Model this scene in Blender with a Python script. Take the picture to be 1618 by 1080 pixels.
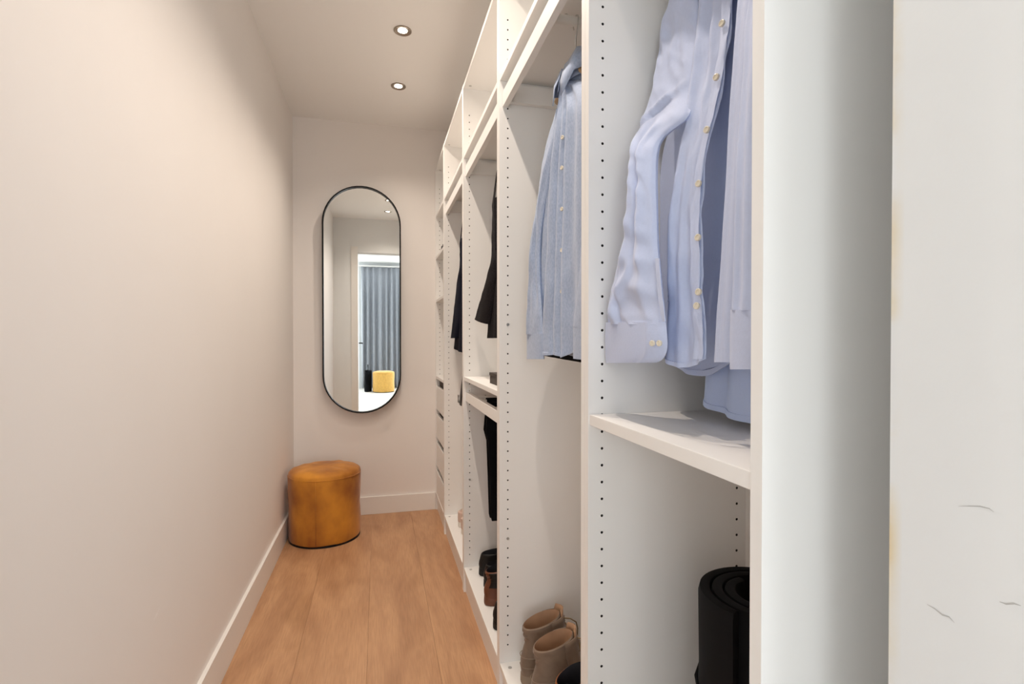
import bpy, bmesh, math, random
from mathutils import Vector, Matrix, noise
random.seed(7)
for o in list(bpy.data.objects): bpy.data.objects.remove(o)
SC = bpy.context.scene
COL = SC.collection
# ------------------------------------------------------------------ camera
FPX, YAW, PIT, SH, H = 827.797, 0.248806, 0.010579, 5.165, 1.1806
cam_d = bpy.data.cameras.new('camera'); cam = bpy.data.objects.new('camera', cam_d); COL.objects.link(cam)
cam.location = (0, 0, H); cam.rotation_euler = (math.pi/2 - PIT, 0, -YAW)
cam_d.sensor_fit = 'HORIZONTAL'; cam_d.sensor_width = 36; cam_d.lens = 36*FPX/1618
cam_d.shift_y = SH/1618; cam_d.clip_start = 0.02; cam_d.clip_end = 100
SC.camera = cam
SC.cycles.diffuse_bounces = 8; SC.cycles.max_bounces = 14
# ------------------------------------------------------------------ world, daylight, exposure
world = bpy.data.worlds.new('world'); SC.world = world; world.use_nodes = True
bg = world.node_tree.nodes['Background']; bg.inputs[0].default_value = (0.80, 0.90, 1.0, 1); bg.inputs[1].default_value = 1.2
vs = SC.view_settings
vs.view_transform = 'Standard'; vs.look = 'None'; vs.gamma = 1; vs.use_curve_mapping = False; vs.exposure = 0.18
DAY_W, DAY_B, DAY_C = 11.0, 44.0, 60.0     # daylight through the side window and the two back windows of the bedroom
SPOT_W = 27.0          # each ceiling downlight
SPOT_COL = (1.0, 0.865, 0.74)
def area_light(name, loc, rot, sx, sy, w, col):
    d = bpy.data.lights.new(name, 'AREA'); d.shape = 'RECTANGLE'; d.size = sx; d.size_y = sy; d.energy = w; d.color = col
    o = bpy.data.objects.new(name, d); COL.objects.link(o); o.location = loc; o.rotation_euler = rot; return o
area_light('window_daylight', (2.57, -1.55, 1.45), (0, math.radians(90), 0), 2.0, 2.5, DAY_W, (0.93, 0.97, 1.0))
area_light('window_daylight', (-1.17, -4.17, 1.40), (math.radians(90), 0, math.radians(0)), 1.4, 2.0, DAY_B, (0.93, 0.97, 1.0))
area_light('window_daylight', (1.55, -4.17, 1.40), (math.radians(90), 0, 0), 1.5, 2.0, DAY_C, (0.93, 0.97, 1.0))
# ------------------------------------------------------------------ room measures
XF = 0.382; DEP = 0.35; XB = XF + DEP                   # wardrobe front, depth, back
XL, YB, ZC = -0.5422, 3.6708, 2.6336
XR = XB + 0.012
WY0, WY1 = 0.22, 0.36                                  # front wall with the doorway
DXL, DXR, DZ = -0.260, 0.431, 2.21
BX0, BX1, BY0 = -2.0, 2.62, -4.2                      # bedroom
def at(u, v, X=None, Y=None, Z=None):
    """point of the place that a reference pixel (1618x1080) looks at, on a plane X, Y or Z"""
    r = (u-809)/FPX; up = (540+SH-v)/FPX
    F = math.cos(PIT)+up*math.sin(PIT); Zd = up*math.cos(PIT)-math.sin(PIT)
    d = Vector((r*math.cos(YAW)+F*math.sin(YAW), -r*math.sin(YAW)+F*math.cos(YAW), Zd))
    s = X/d.x if X is not None else Y/d.y if Y is not None else (Z-H)/d.z
    return Vector((0, 0, H)) + d*s
# ------------------------------------------------------------------ materials
def mat(name, col, rough=0.5, metal=0.0, var=0.0, vscale=8, vstretch=(1,1,1), bump=0.0, bscale=60, bstretch=(1,1,1), sheen=0.0, col2=None, spec=0.5, detail=4, coat=0):
    m = bpy.data.materials.new(name); m.use_nodes = True
    nt = m.node_tree; b = nt.nodes['Principled BSDF']
    b.inputs['Base Color'].default_value = (*col, 1); b.inputs['Roughness'].default_value = rough; b.inputs['Metallic'].default_value = metal
    b.inputs['Specular IOR Level'].default_value = spec
    if sheen: b.inputs['Sheen Weight'].default_value = sheen; b.inputs['Sheen Roughness'].default_value = 0.4
    if coat: b.inputs['Coat Weight'].default_value = coat
    if var or bump or col2:
        tc = nt.nodes.new('ShaderNodeTexCoord')
    if var or col2:
        mp = nt.nodes.new('ShaderNodeMapping'); mp.inputs['Scale'].default_value = vstretch
        nz = nt.nodes.new('ShaderNodeTexNoise'); nz.inputs['Scale'].default_value = vscale; nz.inputs['Detail'].default_value = detail
        nt.links.new(tc.outputs['Object'], mp.inputs[0]); nt.links.new(mp.outputs[0], nz.inputs['Vector'])
        rp = nt.nodes.new('ShaderNodeValToRGB')
        c2 = col2 or tuple(c*(1-var) for c in col)
        rp.color_ramp.elements[0].position = 0.33; rp.color_ramp.elements[1].position = 0.67
        rp.color_ramp.elements[0].color = (*c2, 1); rp.color_ramp.elements[1].color = (*col, 1)
        nt.links.new(nz.outputs['Fac'], rp.inputs[0]); nt.links.new(rp.outputs[0], b.inputs['Base Color'])
    if bump:
        mp2 = nt.nodes.new('ShaderNodeMapping'); mp2.inputs['Scale'].default_value = bstretch
        nz2 = nt.nodes.new('ShaderNodeTexNoise'); nz2.inputs['Scale'].default_value = bscale; nz2.inputs['Detail'].default_value = 5
        bp = nt.nodes.new('ShaderNodeBump'); bp.inputs['Strength'].default_value = bump; bp.inputs['Distance'].default_value = 0.002
        nt.links.new(tc.outputs['Object'], mp2.inputs[0]); nt.links.new(mp2.outputs[0], nz2.inputs['Vector'])
        nt.links.new(nz2.outputs['Fac'], bp.inputs['Height']); nt.links.new(bp.outputs[0], b.inputs['Normal'])
    return m
def emit(name, col, s):
    m = bpy.data.materials.new(name); m.use_nodes = True; nt = m.node_tree
    b = nt.nodes['Principled BSDF']; b.inputs['Base Color'].default_value = (*col, 1)
    b.inputs['Emission Color'].default_value = (*col, 1); b.inputs['Emission Strength'].default_value = s
    return m
M = {}
M['wall'] = mat('wall_paint', (0.82, 0.785, 0.755), 0.75, var=0.02, vscale=2, bump=0.10, bscale=45)
M['pier'] = mat('plaster_paint', (0.775, 0.79, 0.795), 0.8, var=0.03, vscale=3, bump=0.35, bscale=22)
M['ceil'] = mat('ceiling_paint', (0.88, 0.87, 0.85), 0.85, bump=0.05, bscale=60)
M['base'] = mat('white_lacquer', (0.80, 0.78, 0.75), 0.4)
M['ward'] = mat('white_foil', (0.83, 0.82, 0.80), 0.42)
M['ward_in'] = mat('white_foil_back', (0.80, 0.79, 0.77), 0.5)
M['hole'] = mat('drilled_core', (0.03, 0.025, 0.02), 0.9)
M['metal'] = mat('zinc', (0.55, 0.54, 0.52), 0.35, metal=1.0)
M['wmetal'] = mat('white_powder_coat', (0.80, 0.79, 0.76), 0.35)
M['chrome'] = mat('brushed_steel', (0.36, 0.31, 0.26), 0.4, metal=1.0)
M['black'] = mat('black_metal', (0.006, 0.006, 0.007), 0.45, spec=0.2)
M['lamp'] = emit('lamp_glow', (1.0, 0.90, 0.76), 16)
M['mirror'] = mat('mirror_silver', (0.93, 0.95, 0.93), 0.0, metal=1.0)
M['velvet'] = mat('ochre_velvet', (0.62, 0.255, 0.020), 0.75, col2=(0.29, 0.090, 0.005), vscale=6.5, vstretch=(1,1,0.7), bump=0.15, bscale=140, sheen=0.22, detail=7)
M['yellow'] = mat('yellow_boucle', (0.75, 0.43, 0.10), 0.8, var=0.15, vscale=30, bump=0.3, bscale=120, sheen=0.3)
M['shirt'] = mat('pale_blue_cotton', (0.49, 0.555, 0.75), 0.7, var=0.03, vscale=220, vstretch=(1,1,.8), bump=0.12, bscale=500, sheen=0.15)
M['shirtb'] = mat('mid_blue_cotton', (0.53, 0.63, 0.88), 0.75, var=0.02, vscale=60, vstretch=(1,1,.3), bump=0.12, bscale=500, sheen=0.15)
M['cham'] = mat('grey_blue_chambray', (0.37, 0.44, 0.59), 0.8, col2=(0.29, 0.36, 0.50), vscale=240, vstretch=(1,1,.55), bump=0.15, bscale=600, sheen=0.15)
M['chamb'] = mat('slate_blue_chambray', (0.22, 0.28, 0.42), 0.8, col2=(0.18, 0.23, 0.36), vscale=160, vstretch=(1,1,.25), bump=0.15, bscale=600)
M['button'] = mat('shell_button', (0.72, 0.66, 0.54), 0.25)
M['tweed'] = mat('charcoal_tweed', (0.022, 0.019, 0.020), 0.95, col2=(0.006, 0.005, 0.006), vscale=260, bump=0.4, bscale=300, spec=0.1)
M['navy'] = mat('navy_wool', (0.006, 0.007, 0.019), 0.9, var=0.3, vscale=200, spec=0.12)
M['blackc'] = mat('black_cotton', (0.006, 0.006, 0.007), 0.9, var=0.3, vscale=90, spec=0.1)
M['lining'] = mat('dark_lining', (0.02, 0.02, 0.025), 0.5)
M['hwood'] = mat('hanger_wood', (0.55, 0.36, 0.19), 0.4, var=0.25, vscale=10, vstretch=(6,1,6))
M['nubuck'] = mat('taupe_nubuck', (0.235, 0.17, 0.122), 0.9, col2=(0.155, 0.108, 0.076), vscale=14, bump=0.3, bscale=120, sheen=0.2)
M['boot_sole'] = mat('taupe_rubber', (0.25, 0.185, 0.13), 0.7, var=0.1, vscale=20)
M['boot_lin'] = mat('tan_leather', (0.42, 0.25, 0.145), 0.7, col2=(0.33, 0.19, 0.11), vscale=18)
M['lace'] = mat('ochre_lace', (0.19, 0.125, 0.06), 0.8)
M['bleather'] = mat('black_leather', (0.007, 0.006, 0.006), 0.5, spec=0.3, bump=0.2, bscale=120)
M['brown'] = mat('brown_leather', (0.15, 0.045, 0.016), 0.45, var=0.3, vscale=15)
M['rust'] = mat('rust_leather', (0.30, 0.10, 0.025), 0.5, var=0.3, vscale=15)
M['pink'] = mat('pale_pink_canvas', (0.62, 0.47, 0.40), 0.8, var=0.1, vscale=40)
M['rubber'] = mat('off_white_rubber', (0.7, 0.66, 0.6), 0.6)
M['roll'] = mat('black_nylon', (0.005, 0.005, 0.006), 0.75, bump=0.15, bscale=50, spec=0.15)
M['rollin'] = mat('charcoal_foam', (0.035, 0.035, 0.038), 0.8)
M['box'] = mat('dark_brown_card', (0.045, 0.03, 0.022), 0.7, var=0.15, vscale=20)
M['white_cloth'] = mat('white_cotton', (0.72, 0.71, 0.69), 0.85, var=0.04, vscale=30)
M['curtain'] = mat('grey_drape', (0.34, 0.36, 0.40), 0.8, var=0.12, vscale=90, sheen=0.2)
M['bfloor'] = mat('pale_floor', (0.74, 0.71, 0.67), 0.6, var=0.06, vscale=6)
M['scuff'] = mat('grey_scuff', (0.48, 0.48, 0.47), 0.8)
M['scratch'] = mat('bare_plaster_scratch', (0.9, 0.88, 0.86), 0.8)
def oak():
    m = bpy.data.materials.new('oak_plank'); m.use_nodes = True; nt = m.node_tree; b = nt.nodes['Principled BSDF']
    N = nt.nodes.new; L = nt.links.new
    tc = N('ShaderNodeTexCoord'); oi = N('ShaderNodeObjectInfo')
    off = N('ShaderNodeVectorMath'); off.operation = 'MULTIPLY_ADD'
    cmb = N('ShaderNodeCombineXYZ'); L(oi.outputs['Random'], cmb.inputs[0]); L(oi.outputs['Random'], cmb.inputs[1])
    L(cmb.outputs[0], off.inputs[0]); off.inputs[1].default_value = (37, 53, 0); L(tc.outputs['Object'], off.inputs[2])
    def ns(scale, sc, det, dist):
        mp = N('ShaderNodeMapping'); mp.inputs['Scale'].default_value = sc; L(off.outputs[0], mp.inputs[0])
        n = N('ShaderNodeTexNoise'); n.inputs['Scale'].default_value = scale; n.inputs['Detail'].default_value = det; n.inputs['Distortion'].default_value = dist
        L(mp.outputs[0], n.inputs['Vector']); return n
    fig = ns(2.2, (2.6, 0.55, 1), 4, 1.6); fine = ns(30, (7, 0.35, 1), 6, 0.2); knot = ns(3.0, (1.5, 0.8, 1), 2, 0.5)
    r1 = N('ShaderNodeValToRGB'); e = r1.color_ramp.elements
    e[0].position = 0.30; e[0].color = (0.390, 0.204, 0.103, 1); e[1].position = 0.62; e[1].color = (0.530, 0.300, 0.158, 1)
    L(fig.outputs['Fac'], r1.inputs[0])
    r2 = N('ShaderNodeValToRGB'); e = r2.color_ramp.elements
    e[0].position = 0.30; e[0].color = (0.86, 0.84, 0.82, 1); e[1].position = 0.60; e[1].color = (1.03, 1.03, 1.03, 1)
    L(fine.outputs['Fac'], r2.inputs[0])
    mx = N('ShaderNodeMix'); mx.data_type = 'RGBA'; mx.blend_type = 'MULTIPLY'; mx.inputs['Factor'].default_value = 1
    L(r1.outputs[0], mx.inputs['A']); L(r2.outputs[0], mx.inputs['B'])
    r3 = N('ShaderNodeValToRGB'); e = r3.color_ramp.elements
    e[0].position = 0.28; e[0].color = (0.80, 0.76, 0.70, 1); e[1].position = 0.42; e[1].color = (1, 1, 1, 1)
    L(knot.outputs['Fac'], r3.inputs[0])
    mx2 = N('ShaderNodeMix'); mx2.data_type = 'RGBA'; mx2.blend_type = 'MULTIPLY'; mx2.inputs['Factor'].default_value = 0.8
    L(mx.outputs['Result'], mx2.inputs['A']); L(r3.outputs[0], mx2.inputs['B'])
    L(mx2.outputs['Result'], b.inputs['Base Color']); b.inputs['Roughness'].default_value = 0.42
    bp = N('ShaderNodeBump'); bp.inputs['Strength'].default_value = 0.08; L(fine.outputs['Fac'], bp.inputs['Height']); L(bp.outputs[0], b.inputs['Normal'])
    return m
M['oak'] = oak()
def stain_pier():
    # yellowed plaster along the bare corner of the doorway reveal
    m = M['pier']; nt = m.node_tree; b = nt.nodes['Principled BSDF']; N = nt.nodes.new; L = nt.links.new
    src = b.inputs['Base Color'].links[0].from_socket
    tc = N('ShaderNodeTexCoord'); sp = N('ShaderNodeSeparateXYZ'); L(tc.outputs['Object'], sp.inputs[0])
    nz = N('ShaderNodeTexNoise'); nz.inputs['Scale'].default_value = 9; nz.inputs['Detail'].default_value = 6; L(tc.outputs['Object'], nz.inputs['Vector'])
    mr = N('ShaderNodeMapRange'); mr.inputs[1].default_value = WY1-0.012; mr.inputs[2].default_value = WY1; L(sp.outputs['Y'], mr.inputs[0])
    mr2 = N('ShaderNodeMapRange'); mr2.inputs[1].default_value = 0.48; mr2.inputs[2].default_value = 0.70; L(nz.outputs['Fac'], mr2.inputs[0])
    mu = N('ShaderNodeMath'); mu.operation = 'MULTIPLY'; mr3 = N('ShaderNodeMapRange'); mr3.inputs[1].default_value = DXR+0.004; mr3.inputs[2].default_value = DXR+0.001; L(sp.outputs['X'], mr3.inputs[0])
    mr4 = N('ShaderNodeMapRange'); mr4.inputs[1].default_value = DXR-0.004; mr4.inputs[2].default_value = DXR-0.001; L(sp.outputs['X'], mr4.inputs[0])
    m3 = N('ShaderNodeMath'); m3.operation = 'MULTIPLY'; L(mr3.outputs[0], m3.inputs[0]); L(mr4.outputs[0], m3.inputs[1])
    m4 = N('ShaderNodeMath'); m4.operation = 'MULTIPLY'; L(mr.outputs[0], m4.inputs[0]); L(m3.outputs[0], m4.inputs[1])
    L(m4.outputs[0], mu.inputs[0]); L(mr2.outputs[0], mu.inputs[1])
    mx = N('ShaderNodeMix'); mx.data_type = 'RGBA'; L(mu.outputs[0], mx.inputs['Factor']); L(src, mx.inputs['A']); mx.inputs['B'].default_value = (0.72, 0.60, 0.38, 1)
    L(mx.outputs['Result'], b.inputs['Base Color'])
stain_pier()
# ------------------------------------------------------------------ mesh helpers
class MB:
    def __init__(s): s.v = []; s.f = []; s.mi = []
    def add(s, vs_, fs, mi=0):
        o = len(s.v); s.v += [tuple(p) for p in vs_]; s.f += [tuple(i+o for i in f) for f in fs]; s.mi += [mi]*len(fs); return s
    def box(s, x0, x1, y0, y1, z0, z1, mi=0):
        return s.add([(x0,y0,z0),(x1,y0,z0),(x1,y1,z0),(x0,y1,z0),(x0,y0,z1),(x1,y0,z1),(x1,y1,z1),(x0,y1,z1)],
                     [(0,3,2,1),(4,5,6,7),(0,1,5,4),(1,2,6,5),(2,3,7,6),(3,0,4,7)], mi)
    def tube(s, pts, r, n=8, mi=0, cap=True):
        pts = [Vector(p) for p in pts]; rings = []
        up = Vector((0,0,1))
        for i, p in enumerate(pts):
            t = (pts[min(i+1, len(pts)-1)]-pts[max(i-1, 0)]).normalized()
            a = t.cross(up) if abs(t.dot(up)) < 0.95 else t.cross(Vector((1,0,0)))
            a.normalize(); b = t.cross(a); rr = r[i] if isinstance(r, (list, tuple)) else r
            rings.append([p + a*math.cos(2*math.pi*k/n)*rr + b*math.sin(2*math.pi*k/n)*rr for k in range(n)])
        return s.loft(rings, True, cap, mi)
    def loft(s, rings, closed=True, cap=True, mi=0):
        n = len(rings[0]); vs_ = [p for r in rings for p in r]; fs = []
        for i in range(len(rings)-1):
            for k in range(n if closed else n-1):
                a, b = i*n+k, i*n+(k+1) % n
                fs.append((a, b, b+n, a+n))
        if cap and closed: fs.append(tuple(range(n-1, -1, -1))); fs.append(tuple((len(rings)-1)*n+k for k in range(n)))
        return s.add(vs_, fs, mi)
    def lathe(s, prof, c=(0,0,0), n=40, mi=0):
        rings = [[(c[0]+r*math.cos(2*math.pi*k/n), c[1]+r*math.sin(2*math.pi*k/n), c[2]+z) for k in range(n)] for r, z in prof]
        return s.loft(rings, True, True, mi)
    def build(s, name, mats, parent=None, smooth=False, bevel=0, normals=True):
        me = bpy.data.meshes.new(name); me.from_pydata(s.v, [], s.f)
        mats = mats if isinstance(mats, (list, tuple)) else [mats]
        for m in mats: me.materials.append(M[m])
        for p, i in zip(me.polygons, s.mi): p.material_index = i
        if normals or bevel:
            bm = bmesh.new(); bm.from_mesh(me)
            if normals: bmesh.ops.recalc_face_normals(bm, faces=bm.faces)
            if bevel:
                bmesh.ops.bevel(bm, geom=[e for e in bm.edges if len(e.link_faces) == 2 and e.calc_face_angle(0) > 0.5], offset=bevel, segments=2, affect='EDGES', profile=0.7)
            bm.to_mesh(me); bm.free()
        if smooth:
            for p in me.polygons: p.use_smooth = True
            if smooth != True:
                me.set_sharp_from_angle(angle=math.radians(smooth))
        o = bpy.data.objects.new(name, me); COL.objects.link(o)
        if parent:
            o.parent = parent; o.matrix_parent_inverse = parent.matrix_world.inverted() if False else Matrix.Translation(-Vector(parent.location)) if parent.get('world_parts') else Matrix.Identity(4)
        return o
def tag(o, label, cat, group=None):
    o['label'] = label; o['category'] = cat
    if group: o['group'] = group
    return o
def thing(name, label, cat, loc=(0,0,0), rotz=0, group=None, world=True):
    """an Empty at the thing's base; world=True: the parts are written in world coordinates"""
    o = bpy.data.objects.new(name, None); COL.objects.link(o); o.location = loc; o.rotation_euler = (0, 0, rotz); o.empty_display_size = 0.05
    if world: o['world_parts'] = 1
    return tag(o, label, cat, group)
def struct(o): o['kind'] = 'structure'; return o
def grp(o, g): o['group'] = g; return o
def copy_tree(o, parent=None):
    c = o.copy(); COL.objects.link(c)
    if parent: c.parent = parent
    for ch in list(o.children): copy_tree(ch, c)
    return c
# ------------------------------------------------------------------ room shell
struct(MB().box(XL-0.12, XL, WY1, YB+0.12, 0, ZC).build('wall_left', 'wall'))
struct(MB().box(XL, XR, YB, YB+0.12, 0, ZC).build('wall_back', 'wall'))
struct(MB().box(XR, XR+0.12, WY1, YB+0.12, 0, ZC).build('wall_right', 'wall'))
wf = MB().box(BX0, DXL, WY0, WY1, 0, ZC).box(DXR, BX1, WY0, WY1, 0, ZC).box(DXL, DXR, WY0, WY1, DZ, ZC).build('wall_front', 'pier'); struct(wf)
struct(MB().box(BX0-0.12, BX1+0.12, BY0-0.12, YB+0.12, ZC, ZC+0.1).build('ceiling', 'ceil'))
floor = struct(MB().box(XL-0.12, XR+0.12, WY0, YB+0.12, -0.08, -0.008).build('floor', 'oak'))
# planks: 253 mm wide boards running down the closet
PW = 0.253; PX = [-0.551, -0.298, -0.045, 0.208]
def plank_mesh(w, l):
    g = 0.0007; return MB().box(g, w-g, g, l-g, -0.008, 0)
pl_me = None
for i, x in enumerate(PX):
    y = [-0.95, -1.25, -0.80, -1.10][i]
    while y < YB:
        y0, y1 = max(y, WY0), min(y+2.45, YB)
        w0 = max(x, XL) ; w1 = min(x+PW, 0.40)
        o = MB().box(w0-x+0.0003, w1-x-0.0003, 0.0003+y0-y, y1-y-0.0003, -0.008, 0).build('plank', 'oak', floor, bevel=0.0003)
        o.location = (x, y, 0); y += 2.45
struct(MB().box(XL, XL+0.014, WY1, YB, 0, 0.13).build('baseboard_left', 'base', bevel=0.002))
struct(MB().box(XL+0.014, XF-0.001, YB-0.014, YB, 0, 0.118).build('baseboard_back', 'base', bevel=0.002))
# scuffs on the doorway reveal and the closet wall
def mark(name, pts, wdt, axis_x, m, parent):
    pts = [Vector(p) for p in pts]; mb = MB(); A = []; B = []
    for i, p in enumerate(pts):
        t = (pts[min(i+1, len(pts)-1)]-pts[max(i-1, 0)]).normalized(); nrm = Vector((0, -t.z, t.y))
        w = wdt*math.sin(math.pi*(i+0.35)/(len(pts)-0.3))
        A.append(p+nrm*w); B.append(p-nrm*w)
    n = len(pts); vs_ = A+B; vs_ = [(axis_x, v.y, v.z) for v in vs_]
    mb.add(vs_, [(i, i+1, n+i+1, n+i) for i in range(n-1)]); return mb.build(name, m, parent)
sx = DXR-0.0004
mark('scuff_mark', [(0,.304,1.053),(0,.296,1.0555),(0,.289,1.0575),(0,.283,1.0577),(0,.280,1.056)], .00045, sx, 'scuff', wf)
mark('scuff_mark', [(0,.327,.966),(0,.321,.9655),(0,.315,.9635),(0,.310,.9645),(0,.306,.962)], .0006, sx, 'scuff', wf)
mark('scuff_mark', [(0,.276,.993),(0,.272,.9933),(0,.267,.996),(0,.263,.9965)], .0006, sx, 'scuff', wf)
wl = bpy.data.objects['wall_left']
mark('scratch_mark', [(0,1.468,.487),(0,1.485,.493),(0,1.503,.500)], .0014, XL+0.0004, 'scratch', wl)
mark('scratch_mark', [(0,1.480,.486),(0,1.492,.491)], .001, XL+0.0004, 'scratch', wl)
# bedroom behind the doorway
struct(MB().box(BX0-0.12, BX1+0.12, BY0-0.12, WY0, -0.08, 0).build('floor_bedroom', 'bfloor'))
struct(MB().box(BX0-0.12, BX0, BY0-0.12, WY1, 0, ZC).build('wall_bedroom_left', 'pier'))
bx0, bx1, bz0, bz1 = -1.9, -0.44, 0.35, 2.45
cx0, cx1 = 0.77, 2.33
wb_ = MB()
for a, b in ((BX0, bx0), (bx1, cx0), (cx1, BX1)): wb_.box(a, b, BY0-0.12, BY0, 0, ZC)
for a, b in ((bx0, bx1), (cx0, cx1)): wb_.box(a, b, BY0-0.12, BY0, 0, bz0).box(a, b, BY0-0.12, BY0, bz1, ZC)
struct(wb_.build('wall_bedroom_back', 'pier'))
wy0, wy1, wz0, wz1 = -2.85, -0.25, 0.35, 2.45
struct(MB().box(BX1, BX1+0.12, BY0-0.12, wy0, 0, ZC).box(BX1, BX1+0.12, wy1, WY1, 0, ZC).box(BX1, BX1+0.12, wy0, wy1, 0, wz0).box(BX1, BX1+0.12, wy0, wy1, wz1, ZC).build('wall_bedroom_right', 'pier'))
wm = MB(); t = 0.05
for a, b in ((wy0, wy0+t), ((wy0+wy1)/2-t/2, (wy0+wy1)/2+t/2), (wy1-t, wy1)): wm.box(BX1+0.03, BX1+0.09, a, b, wz0, wz1)
wm.box(BX1+0.03, BX1+0.09, wy0, wy1, wz0, wz0+t).box(BX1+0.03, BX1+0.09, wy0, wy1, wz1-t, wz1)
win = struct(wm.build('window_1', 'base'))
gm = bpy.data.materials.new('window_glass'); gm.use_nodes = True; M['glass'] = gm
nt = gm.node_tree; nt.nodes.clear(); oo = nt.nodes.new('ShaderNodeOutputMaterial'); tr = nt.nodes.new('ShaderNodeBsdfTransparent'); gl = nt.nodes.new('ShaderNodeBsdfGlossy'); gl.inputs['Roughness'].default_value = 0.02
mxs = nt.nodes.new('ShaderNodeMixShader'); mxs.inputs[0].default_value = 0.06; nt.links.new(tr.outputs[0], mxs.inputs[1]); nt.links.new(gl.outputs[0], mxs.inputs[2]); nt.links.new(mxs.outputs[0], oo.inputs[0])
for a, b in ((wy0+t, (wy0+wy1)/2-t/2), ((wy0+wy1)/2+t/2, wy1-t)): MB().box(BX1+0.055, BX1+0.065, a, b, wz0+t, wz1-t).build('pane', 'glass', win)
for nm, q0, q1 in (('window_2', bx0, bx1), ('window_3', cx0, cx1)):
    wm = MB()
    for a, b in ((q0, q0+t), ((q0+q1)/2-t/2, (q0+q1)/2+t/2), (q1-t, q1)): wm.box(a, b, BY0-0.09, BY0-0.03, bz0, bz1)
    wm.box(q0, q1, BY0-0.09, BY0-0.03, bz0, bz0+t).box(q0, q1, BY0-0.09, BY0-0.03, bz1-t, bz1)
    win = struct(wm.build(nm, 'base'))
    for a, b in ((q0+t, (q0+q1)/2-t/2), ((q0+q1)/2+t/2, q1-t)): MB().box(a, b, BY0-0.065, BY0-0.055, bz0+t, bz1-t).build('pane', 'glass', win)
# door casing and open door leaf
cz = 0.07
trim = MB().box(DXL-cz, DXL+0.012, WY1-0.001, WY1+0.012, 0, DZ+cz).box(DXL, DXL+0.012, WY0, WY1, 0, DZ-0.012).box(DXL, DXR, WY0+0.01, WY1-0.03, DZ-0.012, DZ)
trim.box(DXL-cz, DXL+0.012, WY0-0.012, WY0+0.001, 0, DZ+cz)
struct(trim.build('trim_1', 'base'))
leaf = thing('door_1', '', ''); del leaf['label']; del leaf['category']; struct(leaf)
lm = MB().box(DXL-0.045, DXL-0.005, WY0-0.02-0.62, WY0-0.02, 0.008, DZ-0.015).build('door_leaf', 'base', leaf, bevel=0.002)
hd = MB()
for sx_, s in ((DXL-0.005, 1), (DXL-0.045, -1)):
    hd.tube([(sx_, WY0-0.58, 1.05), (sx_+s*0.05, WY0-0.58, 1.05)], 0.009).tube([(sx_+s*0.05, WY0-0.59, 1.05), (sx_+s*0.05, WY0-0.46, 1.05)], 0.009)
    hd.lathe([(0.026, 0), (0.026, 0.006)], (0,0,0), 20) if False else None
hd.build('door_handle', 'black', leaf, smooth=40)
# ------------------------------------------------------------------ wardrobes
ZTOP = 2.364; TH = 0.0175; BOT = 0.116
HX = (XF+0.028, XF+0.325); HZ0 = 0.032*5.45; NH = 65; HC = 0.016
def side_panel(parent, y0, y1, near_holes):
    """panel in the XZ plane; drilled face is the one at y0 (facing the camera) when near_holes else at y1"""
    mb = MB(); yf, yb = (y0, y1) if near_holes else (y1, y0); sgn = 1 if near_holes else -1
    x0, x1 = XF, XB-0.004
    mb.add([(x0,yf,0),(x0,yb,0),(x1,yb,0),(x1,yf,0),(x0,yf,ZTOP),(x0,yb,ZTOP),(x1,yb,ZTOP),(x1,yf,ZTOP)],
           [(0,1,5,4),(1,2,6,5),(2,3,7,6),(0,3,2,1),(4,5,6,7)])
    q = lambda a, b, c, d: mb.add([(a,yf,c),(b,yf,c),(b,yf,d),(a,yf,d)], [(0,1,2,3)])
    xs = [x0, HX[0]-HC, HX[0]+HC, HX[1]-HC, min(HX[1]+HC, x1-0.001), x1]
    zt = HZ0-HC+NH*0.032
    for k in (0, 2, 4): q(xs[k], xs[k+1], 0, ZTOP)
    R = 0.0027
    for hx in HX:
        a, b = hx-HC, hx+HC; b = min(b, x1-0.001)
        q(a, b, 0, HZ0-HC); q(a, b, zt, ZTOP)
        for i in range(NH):
            z = HZ0+i*0.032; ring = []; sq = []
            for k in range(8):
                an = math.pi/4*k; ring.append((hx+R*math.cos(an), yf, z+R*math.sin(an)))
                c, s_ = math.cos(an), math.sin(an); m_ = max(abs(c), abs(s_)); px_ = hx+HC*c/m_; px_ = min(px_, b); sq.append((px_, yf, z+HC*s_/m_))
            mb.add(sq+ring, [(k, (k+1) % 8, 8+(k+1) % 8, 8+k) for k in range(8)])
            dp = [(p[0], yf+sgn*0.008, p[2]) for p in ring]
            mb.add(ring+dp, [(k, (k+1) % 8, 8+(k+1) % 8, 8+k) for k in range(8)]+[tuple(range(8, 16))], 1)
    return mb.build('side_panel', ['ward', 'hole'], parent, normals=False)
def fix_normals(o):
    bm = bmesh.new(); bm.from_mesh(o.data); bmesh.ops.recalc_face_normals(bm, faces=bm.faces); bm.to_mesh(o.data); bm.free()
def pull_out(parent, y0, y1, z0, z1, mid=True, rods=()):
    ro = MB().box(XF+0.010, XF+0.028, y0+0.002, y1-0.002, z0, z1).build('front_bar', 'ward', parent, bevel=0.0012)
    for a, b in ((y0+0.001, y0+0.020), (y1-0.020, y1-0.001)):
        MB().box(XF+0.028, XB-0.02, a, b, z0+0.012, z1+0.022).build('side_runner', 'ward', ro, bevel=0.001)
    MB().box(XB-0.035, XB-0.02, y0+0.02, y1-0.02, z0+0.012, z1+0.01).build('rear_bar', 'ward', ro)
    for y in rods:
        MB().tube([(XF+0.0285, y, z1-0.012), (XB-0.0355, y, z1-0.012)], 0.0115, 14).build('hanging_rod', 'wmetal', ro, smooth=40)
        MB().lathe([(0.004, 0), (0.004, 0.004), (0.001, 0.005)], (XF+0.07, y, z1-0.002), 10).build('rod_screw', 'metal', ro)
    return ro
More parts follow.
